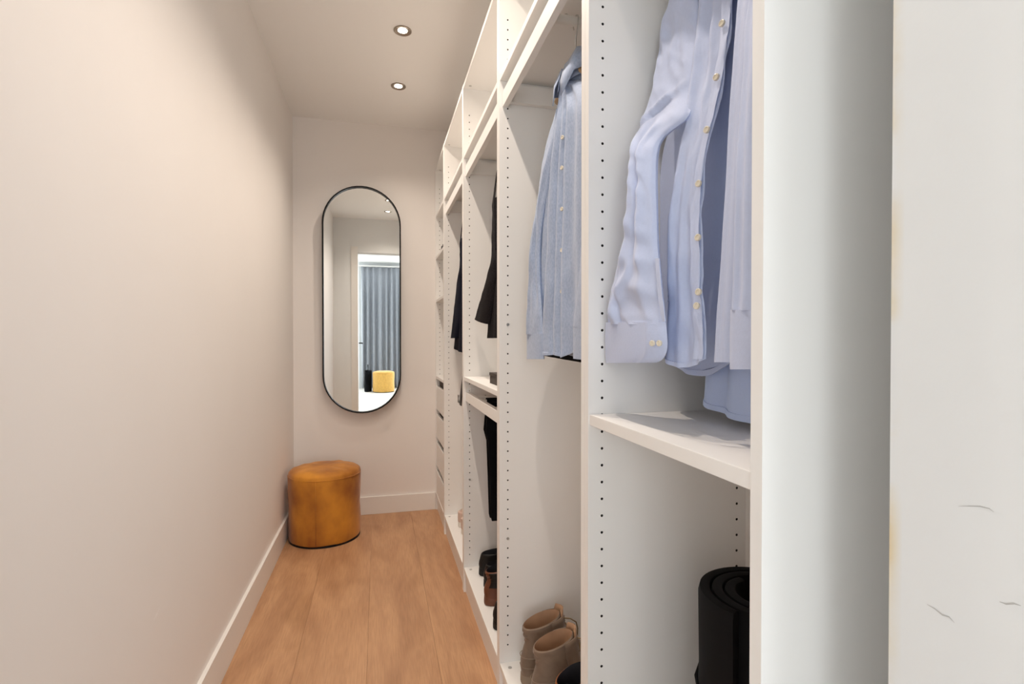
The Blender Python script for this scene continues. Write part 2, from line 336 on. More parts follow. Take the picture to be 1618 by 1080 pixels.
def shelf(parent, y0, y1, z, th=0.018): return MB().box(XF+0.002, XB-0.006, y0+0.001, y1-0.001, z-th, z).build('shelf', 'ward', parent, bevel=0.0012)
def cam_disc(parent, x, y, z, down=False):
    return MB().lathe([(0.0065, 0), (0.0065, 0.001), (0.003, 0.0012)] if not down else [(0.0065, 0), (0.0065, -0.001), (0.003, -0.0012)], (x, y, z), 12).build('cam_lock', 'metal', parent)
def wardrobe(Y0, Y1, label):
    w = thing('wardrobe', label, 'wardrobe', (XF, Y0, 0), group='white open wardrobe units along the right wall')
    a, b = Y0+TH, Y1-TH
    fix_normals(side_panel(w, Y0, a, False)); fix_normals(side_panel(w, b, Y1, True))
    MB().box(XF+0.001, XB-0.004, a, b, ZTOP-0.019, ZTOP-0.001).build('top_panel', 'ward', w, bevel=0.001)
    MB().box(XF+0.001, XB-0.004, a, b, BOT-0.018, BOT).build('bottom_panel', 'ward', w, bevel=0.001)
    MB().box(XF+0.010, XF+0.026, a, b, 0, BOT-0.018).build('plinth', 'ward', w)
    MB().box(XB-0.004, XB, Y0+0.001, Y1-0.001, 0.02, ZTOP-0.002).build('back_panel', 'ward_in', w)
    for x in (XF+0.028, XF+0.32):
        for y in (b-0.030, a+0.030):
            cam_disc(w, x, y, BOT); cam_disc(w, x, y, ZTOP-0.019, True)
    return w, a, b
G = 0.001
YU = [(0.458, 0.9375), (0.9385, 1.6875), (1.6885, 2.4375), (2.4385, 3.1875), (3.1885, 3.6690)]
U1, a1, b1 = wardrobe(*YU[0], 'narrow white wardrobe nearest the doorway, pale blue shirts over a single shelf')
U2, a2, b2 = wardrobe(*YU[1], 'wide white wardrobe with grey-blue shirts above taupe boots')
U3, a3, b3 = wardrobe(*YU[2], 'wide white wardrobe with charcoal tweed jacket and trouser rail')
U4, a4, b4 = wardrobe(*YU[3], 'wide white wardrobe with navy jacket, next to the drawer unit')
U5, a5, b5 = wardrobe(*YU[4], 'narrow white wardrobe with shelves and drawers against the mirror wall')
ZS, RZ0, RZ1 = 2.040, 1.937, 1.985
shelf(U1, a1, b1, ZS); pull_out(U1, a1, b1, RZ0, RZ1, rods=[(a1+b1)/2]); shelf(U1, a1, b1, 1.040, 0.020)
shelf(U2, a2, b2, ZS); pull_out(U2, a2, b2, RZ0, RZ1, rods=[1.235])
shelf(U3, a3, b3, ZS); pull_out(U3, a3, b3, RZ0, RZ1, rods=[1.900])
shelf(U3, a3, b3, 1.009); pull_out(U3, a3, b3, 0.895, 0.937, rods=[1.86, 2.10, 2.25])
shelf(U4, a4, b4, ZS); pull_out(U4, a4, b4, RZ0, RZ1, rods=[2.740])
for z in (2.040, 1.752, 1.455, 0.931): shelf(U5, a5, b5, z)
# screws in the hole rows of the far panels
for w, y, z in ((U2, b2, HZ0+0.032*11), (U3, b3, HZ0+0.032*11), (U4, b4, HZ0+0.032*11), (U2, b2, HZ0+0.032*33)):
    MB().tube([(HX[0], y, z), (HX[0], y-0.0025, z)], 0.0048, 12).build('screw_head', 'metal', w, smooth=40)
# drawers
dz = [0.112, 0.310, 0.505, 0.700, 0.893]
for k in range(4):
    z0 = 0.119+k*0.1945; z1 = z0+0.160
    d = MB().box(XF+0.004, XF+0.020, a5+0.003, b5-0.003, z0, z1).build('drawer', 'ward', U5, bevel=0.001)
    bx = MB().box(XF+0.020, XB-0.02, a5+0.012, a5+0.024, z0+0.01, z1-0.03).box(XF+0.020, XB-0.02, b5-0.024, b5-0.012, z0+0.01, z1-0.03)
    bx.box(XB-0.032, XB-0.02, a5+0.024, b5-0.024, z0+0.01, z1-0.03).box(XF+0.02, XB-0.02, a5+0.024, b5-0.024, z0+0.01, z0+0.02)
    bx.build('drawer_box', 'box', d)  # dark colour puts shade into what shows through the drawer slots
    MB().box(XF+0.026, XF+0.030, a5+0.004, b5-0.004, z1-0.012, z0+0.193).build('slot_shade_strip', 'box', d)  # added dark strip filling each slot, stands in for the shade inside
# ------------------------------------------------------------------ downlights
LX = 0.112
LY = [0.858, 1.415, 1.972, 2.529, 3.086]
LN = ['nearest the doorway', 'second from the doorway', 'in the middle of the row', 'nearer of the two seen past the wardrobe tops', 'closest to the mirror wall']
for i, y in enumerate(LY):
    d = thing('downlight', 'round recessed ceiling downlight with steel rim, '+LN[i], 'downlight', (LX, y, ZC), group='recessed downlights in the closet ceiling', world=False)
    MB().lathe([(0.0225, -0.001), (0.0385, -0.006), (0.0415, -0.004), (0.0415, -0.0002), (0.0225, -0.0005)], (0,0,0), 36).build('rim', 'chrome', d, smooth=50)
    MB().lathe([(0.0005, -0.0012), (0.0223, -0.0012), (0.0223, -0.0004), (0.0005, -0.0004)], (0,0,0), 28).build('lamp_lens', 'lamp', d)
    l = bpy.data.lights.new('downlight_beam', 'SPOT'); l.energy = SPOT_W; l.color = SPOT_COL; l.spot_size = math.radians(130); l.spot_blend = 1.0; l.shadow_soft_size = 0.016
    lo = bpy.data.objects.new('downlight_beam', l); COL.objects.link(lo); lo.parent = d; lo.location = (0, 0, -0.02)
# ------------------------------------------------------------------ mirror
def pill(w, h, n=24):
    r = w/2; c = h/2-r; pts = []
    for k in range(n+1): a = math.pi*k/n; pts.append((r*math.cos(a), c+r*math.sin(a)))
    for k in range(n+1): a = math.pi+math.pi*k/n; pts.append((r*math.cos(a), -c+r*math.sin(a)))
    return pts
mir = thing('wall_mirror', 'tall pill-shaped wall mirror with a thin black metal frame', 'mirror', (-0.106, YB-0.034, 0.692), world=False)
MT = math.radians(0.6); MR = math.radians(0.05)
P0, P1 = pill(0.502, 1.502), pill(0.486, 1.486); hz = 0.751
fr = MB(); n = len(P0)
fr.loft([[(p[0], y, p[1]+hz) for p in P] for P, y in ((P1, -0.004), (P1, 0.006), (P0, 0.006), (P0, -0.022), (P1, -0.022), (P1, -0.004))], True, False)
fr.build('frame', 'black', mir, smooth=40)
gm_ = MB(); gm_.add([(p[0], -0.004, p[1]+hz) for p in P1], [tuple(range(n))]); gm_.add([(p[0], 0.005, p[1]+hz) for p in P1], [tuple(range(n))])
gm_.build('mirror_glass', 'mirror', mir)
mir.rotation_euler = (MT, 0, MR)
# ------------------------------------------------------------------ ochre pouf
def pouf(name, label, loc, r, h, m, base=True):
    p = thing(name, label, 'pouf', loc, world=False)
    n = 56; rings = []
    prof = [(0.985, 0.012), (1.0, 0.03), (1.004, 0.10), (1.0, 0.20), (1.004, 0.30), (1.0, h/1.0-0.035), (0.985, h-0.016), (0.95, h-0.005), (0.80, h+0.006), (0.5, h+0.012), (0.02, h+0.014)]
    for q, z in prof:
        z = min(z, h+0.014)
        ring = []
        for k in range(n):
            a = 2*math.pi*k/n; wv = 0.006*noise.noise(Vector((math.cos(a)*2, math.sin(a)*2, z*7)))
            ring.append(((r*q+wv)*math.cos(a), (r*q+wv)*math.sin(a), z+0.005*noise.noise(Vector((math.cos(a)*q*4, math.sin(a)*q*4, 3)))*(q < .96)))
        rings.append(ring)
    MB().loft(rings, True, True).build('cover', m, p, smooth=60)
    mb = MB(); mb.tube([((r*1.003)*math.cos(2*math.pi*k/n), (r*1.003)*math.sin(2*math.pi*k/n), h-0.030) for k in range(n+1)], 0.0028, 6)
    mb.build('piping', m, p, smooth=True)
    for a0 in (-1.72, 1.4):
        sm = MB(); sm.tube([(r*1.004*math.cos(a0), r*1.004*math.sin(a0), 0.015), (r*1.006*math.cos(a0), r*1.006*math.sin(a0), h*0.5), (r*1.002*math.cos(a0), r*1.002*math.sin(a0), h-0.03)], 0.0022, 6)
        sm.build('seam', m, p, smooth=True)
    MB().lathe([(r*0.99, 0), (r*0.99, 0.012)], (0,0,0), 48).build('base', 'black', p)
    return p
pouf('pouf', 'round ochre velvet pouf in the corner below the mirror', (-0.317, 3.325, 0), 0.205, 0.412, 'velvet')
# ------------------------------------------------------------------ cloth helpers
def cr(p0, p1, p2, p3, t): return 0.5*((2*p1)+(p2-p0)*t+(2*p0-5*p1+4*p2-p3)*t*t+(3*p1-p0-3*p2+p3)*t*t*t)
def smoothrows(rows, n):
    """rows: list of (PL, PR) Vectors -> n+1 interpolated rows"""
    out = []; m = len(rows)-1
    ln = [0]
    for i in range(m): ln.append(ln[-1]+(((rows[i+1][0]+rows[i+1][1])-(rows[i][0]+rows[i][1]))/2).length)
    for k in range(n+1):
        d = ln[-1]*k/n; i = 0
        while i < m-1 and ln[i+1] < d: i += 1
        t = (d-ln[i])/max(1e-9, ln[i+1]-ln[i])
        g = lambda j, c: rows[min(max(j, 0), m)][c]
        out.append(tuple(cr(g(i-1, c), g(i, c), g(i+1, c), g(i+2, c), t) for c in (0, 1)))
    return out
def fold_sum(folds, s, t):
    h = 0
    for f in folds:
        s0, s1, amp, w = f[:4]; t0, t1 = f[4:6] if len(f) > 5 else (0, 1)
        if t < t0-0.12 or t > t1+0.12: continue
        q = min(max((t-t0)/(t1-t0), 0), 1); c = s0+(s1-s0)*q
        e = 1.0
        if len(f) > 5:
            e = min(1, max(0, (t-t0+0.06)/0.12)) if t0 > 0 else 1
            e *= min(1, max(0, (t1+0.06-t)/0.12)) if t1 < 1 else 1
        d = (s-c)/w; h += amp*e*math.exp(-d*d)
    return h
def cloth(name, rows, m, parent, nt_=40, ns_=28, folds=(), bulge=0.0, back=0.0, wr=0.0, wsc=(14, 14), thick=0.0012, hem=None, seed=0, closed=True, cre=None, band=0):
    """soft sheet or flattened tube: rows go down, s runs left to right, outward is -X"""
    rr = smoothrows([(Vector(a), Vector(b)) for a, b in rows], nt_)
    F = []; Bk = []
    for i, (a, b) in enumerate(rr):
        t = i/nt_; fr_ = []; br = []
        for k in range(ns_+1):
            s = k/ns_; p = a.lerp(b, s); env = math.sqrt(max(0, 1-(2*s-1)**2)) if closed else 1
            nz = wr*(noise.noise(Vector((s*wsc[0]+seed, t*wsc[1], seed*1.7)))+0.5*noise.noise(Vector((s*wsc[0]*2.1+seed, t*wsc[1]*2.3+5, seed))))
            h = bulge*env + (fold_sum(folds, s, t)+nz)*(min(1, env*1.6) if closed else 1)
            if cre:
                ca, c1, c2, sk = cre; nv = noise.noise(Vector((s*c1+t*sk+seed*3, t*c2-s*sk*0.5, seed+9))); nv2 = noise.noise(Vector((s*c1*0.7-t*sk*1.3+seed, t*c2*1.4, seed+19)))
                h += ca*((1-abs(nv)*2.2)*0.5+(1-abs(nv2)*2.2)*0.4)*(min(1, env*1.3) if closed else 1)
            dzz = 0
            if hem: dzz = hem(s)*max(0, (t-0.8)/0.2)**2
            fr_.append(p+Vector((-h, 0, dzz)))
            if closed: br.append(p+Vector((back*env+0.0015*(env > 0)-0.3*nz*env, 0, dzz)))
            else: br.append(p+Vector((-h+thick, 0, dzz)))
        F.append(fr_); Bk.append(br)
    mb = MB()
    rings = [F[i]+Bk[i][::-1] for i in range(nt_+1)]
    mb.loft(rings, True, True)
    o = mb.build(name, m, parent, smooth=70)
    if band:
        rr_ = [[p+Vector((-0.0016, 0, -0.0006)) for p in F[i]]+[p+Vector((-0.0002, 0, -0.0006)) for p in F[i][::-1]] for i in range(nt_+1-band, nt_+1)]
        MB().loft(rr_, True, True).build('hem', m, o, smooth=70)
    return o
def R(uL, uR, v, X, vR=None): return (at(uL, v, X=X), at(uR, v if vR is None else vR, X=X))
def W(y0, y1, z, X): return (Vector((X, y0, z)), Vector((X, y1, z)))
def button(parent, p, r=0.0055, nrm=(-1, 0, 0.1)):
    nrm = Vector(nrm).normalized(); q = Vector((0,0,1)).rotation_difference(nrm)
    mb = MB(); prof = [(r*0.2, 0.0012), (r*0.62, 0.0012), (r*0.75, 0.0026), (r*0.95, 0.0022), (r, 0.001), (r*0.95, -0.0012)]
    rings = [[Vector(p)+q@Vector((a*math.cos(2*math.pi*k/16), a*math.sin(2*math.pi*k/16), z)) for k in range(16)] for a, z in prof]
    mb.loft(rings, True, True); return mb.build('button', 'button', parent, smooth=50)
def hanger(label, y, x, z_rod, half=0.20, m='hwood', group=None, drop=0.075):
    """hook over the rod (rod runs along X) with curved arms along Y"""
    hg = thing('coat_hanger', label, 'hanger', (x, y, z_rod-drop-0.09), group=group)
    pts = []
    for k in range(17):
        a = math.radians(-35+k*15.5); pts.append((x, y+0.0165*math.cos(a), z_rod+0.0165*math.sin(a)))
    pts = pts[::-1]
    pts = pts[::-1][:14]; pts = [(p[0], p[1], p[2]-0.003) for p in pts]
    e = pts[-1]; pts += [(x, y-0.012, z_rod-0.024), (x, y, z_rod-0.040), (x, y, z_rod-drop)]
    MB().tube(pts, 0.0017, 8).build('hook', 'metal', hg, smooth=True)
    n = 22; rings = []
    for k in range(n+1):
        s = -1+2*k/n; yy = y+s*half; zz = z_rod-drop-0.004-0.085*abs(s)**1.35; xx = x-0.018*(s*s)+0.004
        hgt = 0.015*(1-0.35*abs(s)); wd = 0.006+0.007*s*s
        rings.append([(xx+wd*math.cos(2*math.pi*j/10), yy, zz+hgt*math.sin(2*math.pi*j/10)) for j in range(10)])
    MB().loft(rings, True, True).build('arms', m, hg, smooth=50)
    return hg
ZR = RZ1-0.012
# ------------------------------------------------------------------ pale blue shirt in the near unit
yc1 = (a1+b1)/2
hanger('wooden hanger inside the pale blue shirt nearest the doorway', yc1, 0.524, ZR, 0.135, drop=0.062)
hanger('wooden hanger inside the darker blue shirt at the back of the near unit', yc1, 0.606, ZR, 0.14)
s1 = thing('dress_shirt', 'pale blue unbuttoned dress shirt hanging in front, cuff with two buttons', 'shirt', (0.46, yc1, 1.10), group='shirts in the near unit')
def xb(v):
    pts = ((-45,.514),(0,.511),(50,.507),(100,.499),(150,.489),(195,.480),(235,.473),(300,.466),(345,.462),(400,.458),(450,.456),(500,.453),(540,.451),(570,.450))
    for (v0, x0), (v1, x1) in zip(pts, pts[1:]):
        if v <= v1: return x0+(x1-x0)*(v-v0)/(v1-v0)
    return pts[-1][1]
bodyL = [(Vector((0.520, 0.775, 1.868)), Vector((0.520, 0.715, 1.875)))]
bodyL += [R(uL, uR, v, xb(v)) for uL, uR, v in ((1112,1166,-30),(1110,1161,0),(1105,1157,50),(1101,1150,100),(1094,1141,150),(1087,1131,195),(1078,1121,235),(1067,1113,300),(1060,1110,345),(1058,1112,400),(1057,1112,450),(1056,1116,500),(1055,1118,540),(1055,1117,567))]
fp = cloth('front_panel', bodyL, 'shirt', s1, nt_=90, ns_=40, closed=False, thick=0.0014,
      folds=[(0.08, 0.20, 0.009, 0.12), (0.55, 0.42, 0.006, 0.12), (0.94, 0.93, 0.003, 0.07), (0.30, 0.62, -0.005, 0.09, 0.05, 0.9), (0.75, 0.78, -0.003, 0.06, 0.3, 1)],
      wr=0.0022, wsc=(5, 16), seed=2.3, cre=(0.0046, 2.2, 7, 3.0), band=2, hem=lambda s: -0.012*math.sin(math.pi*s))
pk = [(a.lerp(b, 0.80)+Vector((-0.0085, 0, 0)), b+Vector((-0.0070, 0, 0))) for a, b in bodyL[1:]]
plk = cloth('placket', pk, 'shirt', fp, nt_=60, ns_=8, closed=False, thick=0.001, wr=0.0024, wsc=(1.5, 26), seed=5, hem=lambda s: 0)
for u, v in ((1141,37),(1132,122),(1117,205),(1104,290),(1103,375),(1104,461),(1101,483)):
    button(fp, at(u, v, X=xb(v)-0.0125), 0.0052, (-1, -0.25, 0.1))
# puckered side seam
rng = random.Random(3)
MB().tube([at(u+rng.uniform(-1.0, 1.0), v, X=xb(v)-0.004+rng.uniform(-.0012, .0012)) for v, u in [(v, 1066-(v-300)*0.16 if v < 345 else 1059-(v-345)*0.02) for v in range(300, 478, 4)]], 0.0014, 6).build('side_seam', 'shirt', fp, smooth=True)
# right front panel, mostly behind the unit's edge
bodyR = [(Vector((0.520, 0.690, 1.875)), Vector((0.520, 0.625, 1.865)))]
bodyR += [R(uL, uL+wd, v, X) for uL, wd, v, X in ((1171,62,-30,.500),(1168,66,0,.495),(1160,74,100,.482),(1153,82,200,.470),(1148,86,300,.460),(1141,92,400,.453),(1134,95,500,.449),(1130,96,572,.446))]
cloth('front_panel', bodyR, 'shirt', s1, nt_=50, ns_=24, closed=False, thick=0.0014, folds=[(0.02, 0.05, 0.003, 0.06), (0.30, 0.22, 0.006, 0.12)], wr=0.0012, wsc=(3, 6), seed=8)
# back panel and yoke
backp = [(Vector((0.532, 0.855, 1.755)), Vector((0.532, 0.550, 1.755))), (Vector((0.534, 0.870, 1.62)), Vector((0.534, 0.545, 1.62)))]
for u, v, X, y in ((1045, 260, .532, .545), (1041, 420, .530, .55), (1046, 530, .524, .56), (1066, 577, .520, .58)):
    p = at(u, v, X=X); backp.append((p, Vector((X, y, p.z))))
cloth('back_panel', backp, 'shirt', s1, nt_=50, ns_=34, closed=False, thick=0.0014, folds=[(0.25, 0.2, 0.006, 0.08), (0.5, 0.55, 0.008, 0.1), (0.8, 0.8, 0.006, 0.1)], wr=0.002, wsc=(6, 7), seed=4,
      band=2, hem=lambda s: -0.030*math.sin(math.pi*min(1, s*1.3))+0.05*s)
yk = [(Vector((0.524, 0.745, 1.880)), Vector((0.524, 0.651, 1.880))), (Vector((0.522, 0.785, 1.850)), Vector((0.522, 0.612, 1.850))), (Vector((0.520, 0.838, 1.800)), Vector((0.520, 0.568, 1.800))), (Vector((0.520, 0.846, 1.755)), Vector((0.520, 0.560, 1.755)))]
cloth('yoke', yk, 'shirt', s1, nt_=14, ns_=20, closed=True, bulge=0.006, back=0.014)
def collar(parent, y, x, z, r, m, h=0.038):
    mb = MB(); n = 24; rings = []
    for q, (dr, dzc) in enumerate(((0, 0), (-0.002, h), (0.004, h+0.004), (0.012, h*0.2), (0.013, -0.010))):
        ring = []
        for k in range(n+1):
            a = math.radians(-155+310*k/n)
            fwd = math.cos(a)   # +1 at the back of the neck
            ring.append((x+0.016+(0.042+dr)*fwd*0.9, y+(r+dr)*math.sin(a), z+dzc-0.018*(1-fwd)/2*(1 if q in (0, 1, 2) else 1.9)))
        rings.append(ring)
    mb.loft(rings, False, False); o = mb.build('collar', m, parent, smooth=60)
    sd = o.modifiers.new('thickness', 'SOLIDIFY'); sd.thickness = 0.0014; return o
collar(s1, yc1, 0.506, 1.876, 0.052, 'shirt')
# left sleeve: shoulder in the hanger's plane, forearm swung to the front of the unit
sl = [R(1082, 1100, -32, .516), R(1064, 1108, 0, .513), R(1047, 1110, 44, .510), R(1043, 1108, 85, .505), R(1036, 1102, 128, .494), R(1029, 1094, 160, .481), R(1021, 1085, 187, .467), R(1010, 1048, 217, .448), R(1004, 1038, 242, .437), R(1003, 1036, 278, .430), R(997, 1037, 330, .424), R(986, 1039, 390, .421), R(976, 1043, 430, .419), R(964, 1048, 478, .418), R(961, 1051, 512, .417)]
slv = cloth('sleeve', sl, 'shirt', s1, nt_=110, ns_=44, bulge=0.013, back=0.010, wr=0.0016, wsc=(3.5, 20), seed=1.2, cre=(0.0075, 2.0, 9.5, 4.5),
      folds=[(0.25, 0.30, 0.006, 0.10, 0.46, 1.0), (0.62, 0.78, 0.007, 0.09, 0.44, 0.92), (0.45, 0.55, -0.008, 0.06, 0.46, 0.86), (0.95, 0.1, 0.007, 0.08, 0.28, 0.42), (0.72, -0.1, -0.008, 0.07, 0.34, 0.48), (0.14, 0.40, -0.009, 0.035, 0.80, 0.98), (0.55, 0.22, 0.007, 0.08, 0.82, 0.98)])
cuff = [R(959, 1052, 509, .4165), R(958, 1054, 530, .416), R(958, 1054, 552, .416), R(959, 1047, 567, .4165), R(960, 1036, 573, .417)]
cf = cloth('cuff', cuff, 'shirt', s1, nt_=16, ns_=26, bulge=0.0165, back=0.010, folds=[(0.84, 0.84, 0.0025, 0.04)])
for u in (1031, 1042): button(cf, at(u, 542, X=0.4025), 0.0046, (-1, -0.35, 0))
sp_ = [R(1035, 1041, 408, .4085), R(1037, 1043, 440, .4065), R(1041, 1048, 480, .4045), R(1046, 1051, 508, .4045)]
cloth('sleeve_placket', sp_, 'shirt', slv, nt_=14, ns_=6, closed=False, thick=0.0014, wr=0.0012)
# right sleeve
rs = [(Vector((0.514, 0.585, 1.785)), Vector((0.514, 0.550, 1.755)))]
rs += [R(uL, uR, v, X) for uL, uR, v, X in ((1189,1232,0,.478),(1180,1226,100,.458),(1172,1222,200,.441),(1167,1220,300,.428),(1163,1221,400,.424),(1159,1221,490,.421))]
cloth('sleeve', rs, 'shirt', s1, nt_=50, ns_=20, bulge=0.010, back=0.010, wr=0.001, wsc=(3, 10), seed=7, folds=[(0.12, 0.2, 0.004, 0.1), (0.5, 0.55, 0.005, 0.12)])
cloth('cuff', [R(1157, 1222, 489, .4205), R(1156, 1222, 530, .420), R(1156, 1222, 583, .420)], 'shirt', s1, nt_=12, ns_=18, bulge=0.012, back=0.010)
# darker shirt behind it
s2 = thing('dress_shirt', 'mid blue longer shirt hanging behind the pale unbuttoned one', 'shirt', (0.575, yc1, 1.06), group='shirts in the near unit')
s2r = [(Vector((0.604, 0.745, 1.85)), Vector((0.604, 0.651, 1.85))), (Vector((0.604, 0.870, 1.735)), Vector((0.604, 0.525, 1.735)))]
for v, u in ((120, 1100), (300, 1104), (450, 1110), (570, 1115), (636, 1112)):
    p = at(u, v, X=.560); s2r.append((p, Vector((.560, 0.525, p.z))))
cloth('body', s2r, 'shirtb', s2, nt_=60, ns_=34, bulge=0.012, back=0.016, wr=0.002, wsc=(6, 7), seed=12,
      folds=[(0.12, 0.10, 0.009, 0.07), (0.33, 0.36, 0.010, 0.08), (0.60, 0.62, 0.009, 0.09), (0.22, 0.23, -0.006, 0.05)], band=2, hem=lambda s: -0.014*math.sin(math.pi*s))
collar(s2, yc1, 0.592, 1.848, 0.052, 'shirtb')
for sgn in (1, -1):
    ys = yc1+sgn*0.172
    cloth('sleeve', [W(ys+0.012, ys-0.03, 1.72, .605), W(ys+0.022, ys-0.03, 1.5, .612), W(ys+0.012, ys-0.045, 1.22, .616)], 'shirtb', s2, nt_=30, ns_=14, bulge=0.014, back=0.014, wr=0.002, seed=20+sgn)
# white cloth at the back of the shelf
cl = thing('folded_cloth', 'white folded cloth at the back of the shelf under the blue shirts', 'cloth', (0.66, 0.80, 1.040))
for k in range(3):
    cloth('folded_layer', [W(0.860, 0.70, 1.0402, 0.70-k*0.001)]*1+[W(0.860, 0.70, 1.0402, 0.70)], 'white_cloth', cl) if False else MB().box(0.640+k*0.003, 0.715-k*0.002, 0.70, 0.885-k*0.004, 1.0405+k*0.009, 1.049+k*0.009).build('folded_layer', 'white_cloth', cl, bevel=0.003)
# ------------------------------------------------------------------ black roll at the bottom of the near unit
rb = thing('rolled_mat', 'black rolled-up mat standing upright below the shelf', 'mat', (0.612, 0.722, BOT))
def roll(cx, cy, R0, z0, z1):
    N = 150; turns = 2.3; pts = []
    for k in range(N+1):
        q = k/N; a = math.radians(205)-turns*2*math.pi*(1-q); r = 0.060+(R0-0.060)*q
        pts.append((a, r))
    T = 0.0150; rings = []
    for a, r in pts:
        row = []
        for z, dr in ((z0, -T), (z0, 0), (z0+0.01, 0.001), ((z0+z1)/2-0.09, 0.002), ((z0+z1)/2+0.05, 0.0055 if r > R0-0.006 else 0.001), ((z0+z1)/2+0.20, 0.001), (z1-0.010, 0.0025), (z1, 0.0), (z1+0.002, -T*0.5), (z1, -T), (z1-0.03, -T)):
            row.append((cx+(r+dr)*math.cos(a), cy+(r+dr)*math.sin(a), z))
        rings.append(row)
    return MB().loft(rings, True, True)
roll(0.612, 0.722, 0.106, BOT+0.001, 0.768).build('rolled_layers', 'roll', rb, smooth=50)
MB().tube([(0.612+0.1075*math.cos(a/20*2*math.pi), 0.722+0.1075*math.sin(a/20*2*math.pi), 0.60+0.012*math.sin(a/20*2*math.pi)) for a in range(21)], 0.0035, 8).build('strap', 'roll', rb, smooth=True)
MB().lathe([(0.002, 0), (0.044, 0), (0.044, 0.60), (0.030, 0.606), (0.002, 0.600)], (0.612, 0.722, BOT+0.015), 24).build('core', 'rollin', rb, smooth=50)
# ------------------------------------------------------------------ grey-blue shirts in the second unit
yc2 = 1.235
for k, x in enumerate((0.478, 0.520, 0.585)):
    hanger(['front', 'middle', 'rearmost'][k]+' wooden hanger on the rod above the grey-blue shirt', yc2, x, ZR, 0.085, group='hangers in the second unit')
s3 = thing('dress_shirt', 'grey-blue chambray shirt with a pointed collar, buttoned, above the boots', 'shirt', (0.46, yc2, 1.12), group='shirts in the second unit')
XS = 0.455
b3r = [(at(897, 128, X=.462), Vector((.462, 1.235, at(897, 128, X=.462).z))), (at(888, 160, X=.46), Vector((.460, 1.16, 1.79))), (at(878, 200, X=XS), Vector((XS, 1.075, 1.72)))]
for u, v, y in ((870,250,1.055),(864,300,1.05),(860,360,1.045),(857,420,1.04),(854,480,1.03),(851,520,1.02),(852,548,1.02)):
    p = at(u, v, X=XS-0.004); b3r.append((p, Vector((XS-0.004, y, p.z))))
body3 = cloth('body', b3r, 'cham', s3, nt_=80, ns_=64, bulge=0.010, back=0.020, wr=0.0016, wsc=(10, 6), seed=31,
      folds=[(0.10, 0.06, 0.007, 0.05), (0.31, 0.24, 0.011, 0.07), (0.20, 0.15, -0.006, 0.03, 0.2, 1), (0.46, 0.45, 0.009, 0.05), (0.38, 0.36, -0.009, 0.022, 0.25, 1), (0.62, 0.60, 0.012, 0.07), (0.54, 0.52, -0.007, 0.03, 0.15, 1), (0.82, 0.84, 0.009, 0.08)],
      cre=(0.003, 5, 4, 2.0), band=2, hem=lambda s: -0.020*math.sin(math.pi*min(1, s*1.15))+0.004*math.sin(s*19))
pk3 = [(at(890, 165, X=.450), at(895, 163, X=.450)), (at(887, 215, X=.442), at(892, 215, X=.442)), (at(886, 290, X=.440), at(891, 290, X=.440)), (at(886, 400, X=.438), at(891, 400, X=.438)), (at(886, 545, X=.436), at(891, 545, X=.436))]
cloth('placket', pk3, 'cham', body3, nt_=40, ns_=6, closed=False, thick=0.0012, wr=0.0012, wsc=(2, 18))
for u, v in ((892,172),(889,217),(888,265),(888,330),(888,395),(888,460)): button(body3, at(u, v, X=.4315 if v > 200 else .446), 0.0052, (-1, -0.4, 0.1))
# collar: stand plus two pointed leaves
def leaf_collar(parent, y, x, z, m):
    st = MB(); n = 26; rings = []
    for dr, dzc in ((0, -0.022), (-0.001, 0.012), (0.000, 0.040), (0.005, 0.042), (0.010, 0.020), (0.014, -0.012)):
        rings.append([(x+0.030+(0.055+dr)*math.cos(a), y+(0.066+dr)*math.sin(a), z+dzc+0.020*math.cos(a)) for a in [math.radians(-172+344*k/n) for k in range(n+1)]])
    st.loft(rings, False, False); o = st.build('collar', m, parent, smooth=60); sd = o.modifiers.new('thickness', 'SOLIDIFY'); sd.thickness = 0.0015
    for sg in (1, -1):
        A = [Vector((x-0.031, y+sg*0.004, z+0.014)), Vector((x-0.016, y+sg*0.058, z+0.042)), Vector((x+0.010, y+sg*0.078, z+0.040))]
        B = [Vector((x-0.046, y+sg*0.030, z-0.064)), Vector((x-0.030, y+sg*0.076, z-0.022)), Vector((x+0.012, y+sg*0.092, z-0.008))]
        C = [(a+b)/2+Vector((-0.006, sg*0.004, 0)) for a, b in zip(A, B)]
        def dn(L): return [L[0].lerp(L[1], t/4) for t in range(4)]+[L[1].lerp(L[2], t/4) for t in range(5)]
        mb = MB(); mb.loft([dn(A), dn(C), dn(B)], False, False); c = mb.build('collar_point', m, parent, smooth=60); sd = c.modifiers.new('thickness', 'SOLIDIFY'); sd.thickness = 0.0018
leaf_collar(s3, 1.225, 0.470, 1.830, 'cham')
sl3 = [(at(884, 172, X=.452), at(886, 172, X=.452)), R(872, 884, 205, .448), R(862, 876, 240, .444), R(855, 868, 285, .441), R(848, 858, 340, .436), R(842, 853, 388, .433), R(839, 853, 440, .433), R(835, 856, 490, .433), R(833, 858, 528, .433)]
cloth('sleeve', sl3, 'cham', s3, nt_=60, ns_=24, bulge=0.010, back=0.012, wr=0.002, wsc=(3, 12), seed=41, folds=[(0.75, 0.4, 0.006, 0.12, 0.2, 0.7), (0.5, 0.75, -0.007, 0.10, 0.35, 0.85), (0.3, 0.25, 0.006, 0.1, 0.5, 1)])
cloth('cuff', [R(833, 859, 527, .432), R(833, 859, 548, .432), R(833, 859, 567, .432)], 'cham', s3, nt_=10, ns_=16, bulge=0.009, back=0.009)
rs3 = [(Vector((.448, 1.085, 1.72)), Vector((.448, 1.045, 1.70))), (Vector((.438, 1.06, 1.5)), Vector((.438, 0.985, 1.5))), (at(907, 515, X=.426), Vector((.426, 0.98, 1.20)))]
